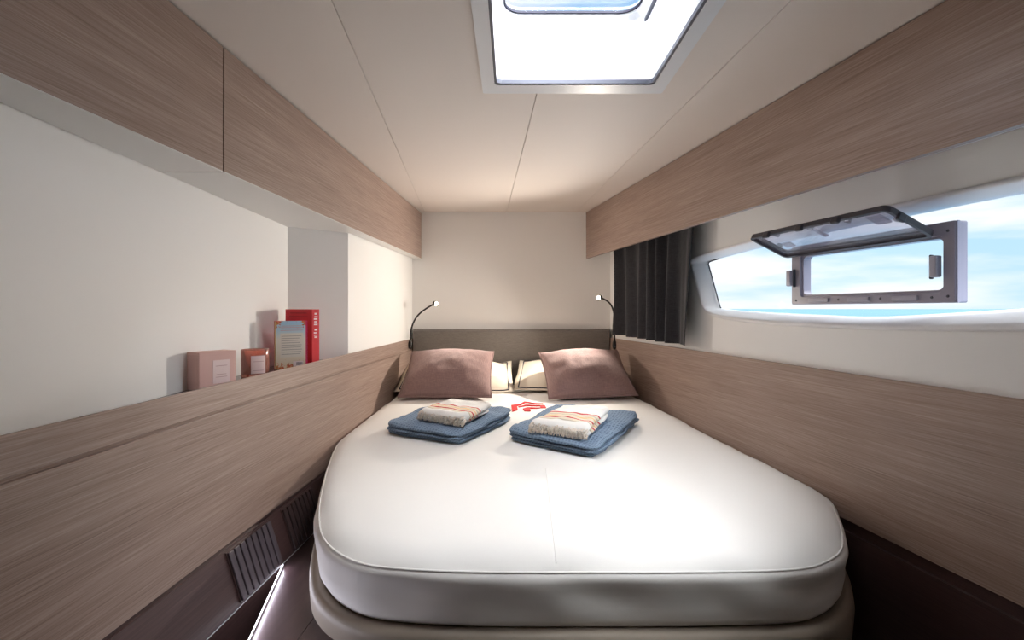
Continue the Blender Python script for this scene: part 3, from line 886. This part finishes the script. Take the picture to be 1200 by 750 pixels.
def blue_towel(c, label, seed):
    m = sum((Vector(p) for p in c), Vector((0, 0))) / 4
    t = thing('bath_towel', (m.x, m.y, on_bed(m.x, m.y)), label, 'towel', 'folded blue towels')
    zb = lambda x, y: on_bed(x, y) + 0.002
    obj('fold', soft_quad(edges_vary(shrink(c, 0.97), seed, 0.008), zb, 0.013, 26, 30, seed), M_['blue'], t, smooth=True)
    obj('fold', soft_quad(edges_vary(shrink(c, 0.985), seed + 1, 0.009), lambda x, y: zb(x, y) + 0.0125, 0.012, 26, 30, seed + 3, bul=0.012), M_['blue'], t, smooth=True)
    obj('fold', soft_quad(c, lambda x, y: zb(x, y) + 0.0245, 0.016, 30, 36, seed + 7, 0.007, bul=0.018), M_['blue'], t, smooth=True)
    return lambda x, y: zb(x, y) + 0.0450
def white_towel(c, zf, label, seed):
    m = sum((Vector(p) for p in c), Vector((0, 0))) / 4
    t = thing('hand_towel', (m.x, m.y, zf(m.x, m.y)), label, 'towel', 'folded white towels with red stripes')
    obj('fold', soft_quad(edges_vary(shrink(c, 0.97), seed, 0.005), zf, 0.015, 22, 26, seed, 0.003, bul=0.012), M_['towel'], t, smooth=True)
    obj('fold', soft_quad(c, lambda x, y: zf(x, y) + 0.014, 0.024, 26, 32, seed + 4, 0.005, bul=0.022), M_['towel'], t, smooth=True)
    # fringe: short twisted strands hanging along the first edge
    bm = bmesh.new()
    r = random.Random(seed)
    c0, c1, c3 = Vector(c[0]), Vector(c[1]), Vector(c[3])
    outd = (c0 - c3).normalized()
    for k in range(90):
        for lay in range(2):
            u = min(1, max(0, (k + r.random()) / 90))
            p = c0 + (c1 - c0) * u + Vector((0.006 * noise.noise(((c0.x + u) * 11, seed, 2)), 0))
            z0 = zf(p.x, p.y) + (0.026 if lay else 0.012) + r.uniform(-0.004, 0.006)
            a0 = Vector((p.x - outd.x * 0.008, p.y - outd.y * 0.008, z0))
            ln = r.uniform(0.004, 0.013)
            sd = (c1 - c0).normalized() * r.uniform(-0.006, 0.006)
            a1 = a0 + Vector((outd.x * (0.008 + ln * 0.5) + sd.x * .5, outd.y * (0.008 + ln * 0.5) + sd.y * .5, -0.003))
            a2 = a0 + Vector((outd.x * (0.008 + ln * 0.8) + sd.x, outd.y * (0.008 + ln * 0.8) + sd.y, -min(0.018, z0 - zf(p.x, p.y) - 0.001)))
            tb = tube_bm([a0, a1, a2], [0.0018, 0.0016, 0.0011], 5)
            me = bpy.data.meshes.new('tmp'); tb.to_mesh(me); tb.free(); bm.from_mesh(me); bpy.data.meshes.remove(me)
    obj('fringe', bm, M_['fringe'], t, smooth=True)
BLc = [(-0.458, 1.853), (-0.165, 1.715), (0.018, 2.062), (-0.300, 2.215)]
BRc = [(-0.029, 1.785), (0.258, 1.575), (0.492, 2.000), (0.185, 2.150)]
z1 = blue_towel(BLc, 'folded blue waffle towel by the shelf side of the bed', 3)
z2 = blue_towel(BRc, 'folded blue waffle towel by the window side of the bed', 9)
white_towel([(-0.338, 1.886), (-0.160, 1.780), (-0.072, 1.985), (-0.245, 2.060)], z1, 'white striped towel with fringe on the blue towel at the shelf side', 31)
white_towel([(0.055, 1.735), (0.236, 1.640), (0.362, 1.925), (0.185, 1.955)], z2, 'white striped towel with fringe on the blue towel at the window side', 47)

# ------------------------------------------------------------------ curtain
cur = thing('curtain', (0.64, 2.4, -0.14), 'short charcoal pleated curtain hanging beside the hull window', 'curtain')
y0c, y1c = 2.835, 1.985
folds = 7.0
def cur_pt(s, h, back):
    # s along the curtain 0..1 (far to near), h 0 bottom .. 1 top
    w = 0.030 * math.sin(math.pi * (1 - h)) * (1 - smoothstep(0, 0.25, s)) + (-0.050) * smoothstep(0.6, 1.0, s) * (1 - h)**0.8 * -1
    y = y0c + (y1c - y0c) * s - w * (0.9 if s < 0.5 else -1.0)
    ph = folds * 2 * math.pi * (s + 0.035 * math.sin(s * 9 + 1) + 0.012 * (1 - h) * math.sin(s * 17))
    amp = 0.013 + 0.008 * (1 - h) + 0.005 * math.sin(s * 12)
    off = -0.040 + amp * (math.sin(ph) + 0.25 * math.sin(2 * ph + 1.3 * h)) + back
    z = -0.137 + 0.465 * h - 0.006 * s * (1 - h)
    return (xr(y) + off, y, z)
ns, nh = 150, 24
fr = [[cur_pt(i / ns, j / nh, 0) for i in range(ns + 1)] for j in range(nh + 1)]
bk = [[cur_pt(i / ns, j / nh, 0.003) for i in range(ns + 1)] for j in range(nh + 1)]
bm = bmesh.new()
F = [[bm.verts.new(p) for p in r_] for r_ in fr]; B = [[bm.verts.new(p) for p in r_] for r_ in bk]
for j in range(nh):
    for i in range(ns):
        bm.faces.new((F[j][i], F[j][i + 1], F[j + 1][i + 1], F[j + 1][i]))
        bm.faces.new((B[j][i], B[j + 1][i], B[j + 1][i + 1], B[j][i + 1]))
    bm.faces.new((F[j][0], F[j + 1][0], B[j + 1][0], B[j][0])); bm.faces.new((F[j][ns], B[j][ns], B[j + 1][ns], F[j + 1][ns]))
for i in range(ns):
    bm.faces.new((F[0][i], B[0][i], B[0][i + 1], F[0][i + 1])); bm.faces.new((F[nh][i], F[nh][i + 1], B[nh][i + 1], B[nh][i]))
obj('cloth', bm, M_['curtain'], cur, smooth=True)
obj('rail', tube_bm([(xr(2.86) - 0.04, 2.86, 0.324), (xr(1.9) - 0.04, 1.9, 0.324)], 0.005, 8), M_['black'], cur)

# ------------------------------------------------------------------ reading lamps
def reading_lamp(b, path, aim, watts, label):
    t = thing('reading_lamp', b, label, 'lamp', 'gooseneck reading lamps')
    bm = bmesh.new(); bmesh.ops.create_uvsphere(bm, u_segments=20, v_segments=12, radius=1.0)
    bmesh.ops.scale(bm, vec=(0.012, 0.015, 0.027), verts=bm.verts); bmesh.ops.translate(bm, vec=b, verts=bm.verts)
    bs = obj('wall_base', bm, M_['black'], t, smooth=True)
    obj('switch', box_bm(b[0] - 0.004, b[0] + 0.004, b[1] - 0.0155, b[1] - 0.011, b[2] - 0.012, b[2] - 0.002, 0.001), M_['seal'], bs)
    obj('gooseneck', tube_bm(path, 0.0046, 10), M_['black'], t, smooth=True)
    e = Vector(path[-1]); d = Vector(aim).normalized()
    q = d.to_track_quat('Z', 'Y').to_matrix().to_4x4()
    HM = Matrix.Translation(e) @ q
    hd = obj('lamp_head', lathe([(0.0001, -0.014), (0.008, -0.013), (0.012, -0.006), (0.0145, 0.006), (0.0148, 0.012), (0.0125, 0.012), (0.011, 0.006), (0.0001, 0.005)], 20), M_['black'], t, HM, smooth=True)
    obj('bulb', lathe([(0.0001, 0.0145), (0.006, 0.0135), (0.0105, 0.010), (0.0108, 0.007), (0.0001, 0.0065)], 18), M_['bulb'], hd, HM, smooth=True)
    l = bpy.data.lights.new('lamp_light', 'SPOT'); l.energy = watts; l.color = (1.0, 0.91, 0.80); l.shadow_soft_size = 0.012; l.spot_size = R(145); l.spot_blend = 1.0
    lo = bpy.data.objects.new('lamp_light', l)
    place(lo, Matrix.Translation(e + d * 0.034) @ (-d).to_track_quat('Z', 'Y').to_matrix().to_4x4(), t)
bL = (xl(2.90) + 0.010, 2.90, -0.198)
reading_lamp(bL, bezier((bL[0], 2.896, -0.176), (bL[0], 2.89, -0.04), (-0.49, 2.86, -0.01), (-0.416, 2.84, 0.030)), (0.70, -0.62, -0.28), 9.0, 'black gooseneck reading lamp on the left oak panel end')
bR = (xr(2.905) - 0.006, 2.905, -0.200)
reading_lamp(bR, bezier((bR[0], 2.900, -0.176), (bR[0] + 0.004, 2.90, 0.00), (0.560, 2.88, 0.035), (0.472, 2.82, 0.062)), (-0.72, -0.62, -0.16), 38.0, 'black gooseneck reading lamp on the right oak panel beside the curtain')

# ------------------------------------------------------------------ things on the shelf
SZ = -0.1852
def shelf_thing(name, x, y, rot, label, cat, z=SZ):
    o = bpy.data.objects.new(name, None); o.empty_display_size = 0.05
    M = Matrix.Translation((x, y, z)) @ Matrix.Rotation(R(rot), 4, 'Z')
    place(o, M, None); tag(o, label, cat)
    return o, M

# pink gift box: local -y is its wide face
gbx, M = shelf_thing('gift_box', -0.7045, 1.232, 62, 'pale pink cardboard box with a light label, casting a shadow on the wall', 'box')
pk = plain('pink_card', srgb(226, 184, 174), 0.65, var=0.03)
bw, bd, bh = 0.088, 0.046, 0.086
obj('sleeve', loft([[(x, y, z) for x, y in ((-bw / 2, -bd / 2), (bw / 2, -bd / 2), (bw / 2, bd / 2), (-bw / 2, bd / 2))] for z in (0.0, bh)], (True, True)), pk, gbx, M)
obj('tray', box_bm(-bw / 2 - 0.0012, -bw / 2 + 0.003, -bd / 2 + 0.003, bd / 2 - 0.003, 0.002, bh - 0.004, 0.0008), pk, gbx, M)
lab = plain('label_paper', srgb(240, 216, 212), 0.6, var=0.01)
ink = plain('label_ink', srgb(196, 152, 150), 0.6, var=0.02)
lb = obj('label', box_bm(-0.012, 0.029, -bd / 2 - 0.0008, -bd / 2 + 0.0005, 0.012, 0.066), lab, gbx, M)
for zz, xa, xb in ((0.052, -0.006, 0.022), (0.032, -0.004, 0.020), (0.026, -0.006, 0.022)):
    obj('print_line', box_bm(xa, xb, -bd / 2 - 0.0011, -bd / 2 - 0.0007, zz, zz + 0.0012), ink, lb, M)

# candle in a coral glass
cn, M = shelf_thing('scented_candle', -0.700, 1.430, 40, 'coral glass candle with a small pink label between box and books', 'candle')
cg = plain('coral_glass', srgb(246, 172, 152), 0.08, var=0.02, spec=0.6)
cg.node_tree.nodes['Principled BSDF'].inputs['Transmission Weight'].default_value = 0.75
wax = plain('peach_wax', srgb(246, 176, 148), 0.5, var=0.03)
obj('glass', lathe([(0.0001, 0.0), (0.033, 0.0), (0.0352, 0.004), (0.0352, 0.074), (0.0345, 0.0755), (0.0335, 0.074), (0.0333, 0.012), (0.0001, 0.010)], 36), cg, cn, M, smooth=True)
obj('wax', lathe([(0.0001, 0.0105), (0.0325, 0.0125), (0.0325, 0.061), (0.0001, 0.060)], 32), wax, cn, M, smooth=True)
obj('wick', tube_bm([(0, 0, 0.0595), (0.0005, 0.0005, 0.069)], 0.0009, 6), M_['black'], cn, M)
bm = bmesh.new()
arc = [R(-90 + k) for k in range(-30, 31, 5)]
lo_ = [bm.verts.new((0.0358 * math.cos(a_), 0.0358 * math.sin(a_), 0.012)) for a_ in arc]
hi_ = [bm.verts.new((0.0358 * math.cos(a_), 0.0358 * math.sin(a_), 0.060)) for a_ in arc]
for i in range(len(arc) - 1): bm.faces.new((lo_[i], lo_[i + 1], hi_[i + 1], hi_[i]))
thicken(bm, (0, 0.0004, 0))
lb = obj('label', bm, lab, cn, M)
for zz in (0.044, 0.020):
    bm = bmesh.new()
    ar = [R(-90 + k) for k in range(-22, 23, 4)]
    l1 = [bm.verts.new((0.0362 * math.cos(a_), 0.0362 * math.sin(a_), zz)) for a_ in ar]; l2 = [bm.verts.new((0.0362 * math.cos(a_), 0.0362 * math.sin(a_), zz + 0.0012)) for a_ in ar]
    for i in range(len(ar) - 1): bm.faces.new((l1[i], l1[i + 1], l2[i + 1], l2[i]))
    obj('print_line', bm, ink, lb, M)

def flowers_cover():
    """flat print: sky and paper ground with floral borders, in the cover's own UV-like object coordinates"""
    m, nt, b = new_mat('floral_cover_print')
    N, L = nt.nodes.new, nt.links.new
    tc = N('ShaderNodeTexCoord'); sp = N('ShaderNodeSeparateXYZ'); L(tc.outputs['Object'], sp.inputs[0])
    g1 = N('ShaderNodeValToRGB'); e = g1.color_ramp.elements
    mr = N('ShaderNodeMapRange'); mr.inputs[1].default_value = 0.0; mr.inputs[2].default_value = 0.148
    L(sp.outputs['Z'], mr.inputs[0]); L(mr.outputs[0], g1.inputs[0])
    e[0].position = 0.0; e[0].color = srgb(226, 206, 178)
    e[1].position = 1.0; e[1].color = srgb(168, 204, 226)
    k = e.new(0.62); k.color = srgb(228, 220, 208)
    k = e.new(0.8); k.color = srgb(186, 210, 222)
    def band(lo, hi):
        q = N('ShaderNodeMapRange'); q.inputs[1].default_value = lo; q.inputs[2].default_value = hi
        L(mr.outputs[0], q.inputs[0]); return q.outputs[0]
    nz = N('ShaderNodeTexNoise'); nz.inputs['Scale'].default_value = 150; nz.inputs['Detail'].default_value = 3
    L(tc.outputs['Object'], nz.inputs['Vector'])
    ab = N('ShaderNodeMath'); ab.operation = 'ABSOLUTE'; L(sp.outputs['X'], ab.inputs[0])
    side = N('ShaderNodeMapRange'); side.inputs[1].default_value = 0.012; side.inputs[2].default_value = 0.048; L(ab.outputs[0], side.inputs[0])
    mk = N('ShaderNodeMath'); mk.operation = 'MULTIPLY'; L(band(0.74, 1.0), mk.inputs[0]); L(side.outputs[0], mk.inputs[1])
    mx_ = N('ShaderNodeMath'); mx_.operation = 'MAXIMUM'; L(mk.outputs[0], mx_.inputs[0])
    bt = N('ShaderNodeMath'); bt.operation = 'MULTIPLY'; L(band(0.20, 0.04), bt.inputs[0]); bt.inputs[1].default_value = 0.55
    L(bt.outputs[0], mx_.inputs[1])
    sm = N('ShaderNodeMath'); sm.operation = 'MULTIPLY_ADD'; L(mx_.outputs[0], sm.inputs[0]); sm.inputs[1].default_value = 0.55; L(nz.outputs['Fac'], sm.inputs[2])
    gt = N('ShaderNodeMath'); gt.operation = 'GREATER_THAN'; gt.inputs[1].default_value = 0.74; L(sm.outputs[0], gt.inputs[0])
    n2 = N('ShaderNodeTexNoise'); n2.inputs['Scale'].default_value = 260; L(tc.outputs['Object'], n2.inputs['Vector'])
    fc = N('ShaderNodeValToRGB'); fe = fc.color_ramp.elements; fc.color_ramp.interpolation = 'CONSTANT'
    fe[0].position = 0; fe[0].color = srgb(206, 92, 78); fe[1].position = 0.56; fe[1].color = srgb(146, 96, 62)
    k = fe.new(0.47); k.color = srgb(228, 160, 96)
    L(n2.outputs['Fac'], fc.inputs[0])
    mix = N('ShaderNodeMix'); mix.data_type = 'RGBA'
    L(gt.outputs[0], mix.inputs[0]); L(g1.outputs[0], mix.inputs[6]); L(fc.outputs[0], mix.inputs[7])
    L(mix.outputs[2], b.inputs['Base Color']); b.inputs['Roughness'].default_value = 0.4
    return m
paper = plain('book_pages', srgb(206, 172, 128), 0.8, var=0.12, vscale=(20, 900, 3))
redc = plain('red_book_cloth', srgb(214, 40, 52), 0.45, var=0.03)
whitei = plain('white_ink', srgb(244, 226, 226), 0.6, var=0.02)
darkred = plain('dark_red_ink', srgb(176, 30, 44), 0.6, var=0.02)
magenta = plain('magenta_spine', srgb(214, 40, 96), 0.45, var=0.03)

def text_mesh(body, size, mat, parent, M, name):
    cu = bpy.data.curves.new(name, 'FONT'); cu.body = body; cu.size = size; cu.align_x = 'CENTER'; cu.align_y = 'CENTER'
    tmp = bpy.data.objects.new('tmp', cu); C.objects.link(tmp)
    bpy.context.view_layer.update()
    me = bpy.data.meshes.new_from_object(tmp.evaluated_get(bpy.context.evaluated_depsgraph_get()))
    bpy.data.objects.remove(tmp); bpy.data.curves.remove(cu)
    me.materials.clear(); me.materials.append(mat)
    o = bpy.data.objects.new(name, me)
    return place(o, M, parent)

# red book: local -y is the visible cover, +x the spine
bk_, M = shelf_thing('red_book', -0.700, 1.750, -28, 'tall red book with white spine lettering standing behind the floral book', 'book')
rw, rd, rh = 0.126, 0.030, 0.184
obj('front_cover', box_bm(-rw / 2, rw / 2, -rd / 2, -rd / 2 + 0.002, 0, rh, 0.0006), redc, bk_, M)
obj('back_cover', box_bm(-rw / 2, rw / 2, rd / 2 - 0.002, rd / 2, 0, rh, 0.0006), redc, bk_, M)
sp_ = obj('spine', box_bm(rw / 2 - 0.001, rw / 2 + 0.0015, -rd / 2, rd / 2, 0, rh, 0.001), redc, bk_, M)
obj('page_block', box_bm(-rw / 2 + 0.003, rw / 2 - 0.001, -rd / 2 + 0.002, rd / 2 - 0.002, 0.002, rh - 0.003), paper, bk_, M)
r_ = random.Random(2)
zz = rh - 0.012
# spine title: short white strokes running down the spine, too small to read in the photograph
for k in range(9):
    hgt = r_.uniform(0.006, 0.011)
    obj('lettering', box_bm(rw / 2 + 0.0014, rw / 2 + 0.0019, -0.006 + r_.uniform(-.003, .001), 0.006 + r_.uniform(-.002, .002), zz - hgt * 0.55, zz), whitei, sp_, M)
    zz -= hgt
    if k in (4,): zz -= 0.008
for zz, k in ((rh - 0.014, 0.040), (rh - 0.026, 0.044)):
    obj('print_line', box_bm(-k, k, -rd / 2 - 0.0003, -rd / 2 + 0.0001, zz, zz + 0.003), darkred, bk_, M)

# floral paperback: local -y cover, -x page edge, +x magenta spine
fb, M = shelf_thing('paperback_book', -0.691, 1.640, 39, 'small paperback with floral blue and cream back cover', 'book')
fw, fd, fh = 0.094, 0.020, 0.148
fc_ = obj('back_cover', box_bm(-fw / 2, fw / 2, -fd / 2, -fd / 2 + 0.001, 0, fh), flowers_cover(), fb, M)
obj('front_cover', box_bm(-fw / 2, fw / 2, fd / 2 - 0.001, fd / 2, 0, fh), magenta, fb, M)
obj('spine', box_bm(fw / 2 - 0.0005, fw / 2 + 0.0008, -fd / 2, fd / 2, 0, fh), magenta, fb, M)
obj('spine_edge_strip', box_bm(fw / 2 - 0.005, fw / 2 - 0.0004, -fd / 2 - 0.0003, -fd / 2 + 0.0001, 0, fh), magenta, fb, M)
obj('page_block', box_bm(-fw / 2 + 0.0005, fw / 2 - 0.0006, -fd / 2 + 0.001, fd / 2 - 0.001, 0.0005, fh - 0.001), paper, fb, M)
pgray = plain('blurb_ink', srgb(168, 158, 150), 0.6, var=0.02); ppink = plain('blurb_pink_ink', srgb(206, 150, 158), 0.6, var=0.02)
obj('text_panel', box_bm(-0.034, 0.034, -fd / 2 - 0.0002, -fd / 2 + 0.0001, 0.036, 0.110), plain('panel_paper', srgb(226, 216, 204), 0.6, var=0.01), fc_, M)
for k in range(4):
    obj('print_line', box_bm(-0.034 + 0.003 * (k % 2), 0.034 - 0.006 * (k % 2), -fd / 2 - 0.0005, -fd / 2 - 0.0002, 0.118 + k * 0.0045, 0.1195 + k * 0.0045), ppink, fc_, M)
for k in range(9):
    obj('print_line', box_bm(-0.031, 0.031 - 0.012 * r_.random(), -fd / 2 - 0.0005, -fd / 2 - 0.00025, 0.044 + k * 0.0070, 0.0458 + k * 0.0070), pgray, fc_, M)
bc_ = obj('barcode_patch', box_bm(0.004, 0.034, -fd / 2 - 0.0004, -fd / 2 + 0.0001, 0.006, 0.022), whitei, fc_, M)
for k in range(10):
    xx = 0.014 + k * 0.0018
    obj('bar', box_bm(xx, xx + 0.0006 + 0.0006 * (k % 3 == 0), -fd / 2 - 0.0006, -fd / 2 - 0.0003, 0.009, 0.019), M_['black'], bc_, M)

# ------------------------------------------------------------------ ribbed vents low on the left
def vent(y0, y1, nr, mat, label):
    M, ln = frame2((xl(y0), y0), (xl(y1), y1))
    z0, z1, o0, o1 = -0.556, STEP + 0.006, 0.0025, 0.0395
    sl = math.atan2(o1 - o0, z0 - z1)
    h = math.hypot(o1 - o0, z0 - z1)
    VM = M @ Matrix.Translation((0, -o0 - 0.0005, z0)) @ Matrix.Rotation(-sl, 4, 'X')
    t = thing('vent_grille', VM.translation, label, 'vent')
    obj('back_plate', box_bm(0, ln, -0.002, 0.0, -h, 0, 0.0005), M_['darkwood'], t, VM)
    for k in range(nr):
        x0 = ln * (k + 0.12) / nr; x1 = ln * (k + 0.88) / nr
        obj('rib', box_bm(x0, x1, -0.0075, -0.0021, -h + 0.003, -0.003, 0.0018), mat, t, VM)
vent(1.194, 1.385, 8, plain('vent_grey', srgb(88, 79, 84), 0.35, var=0.03), 'grey ribbed vent grille low beside the step')
vent(1.450, 1.640, 8, plain('vent_dark', srgb(58, 44, 44), 0.35, var=0.03), 'dark brown ribbed vent grille low beside the bed')
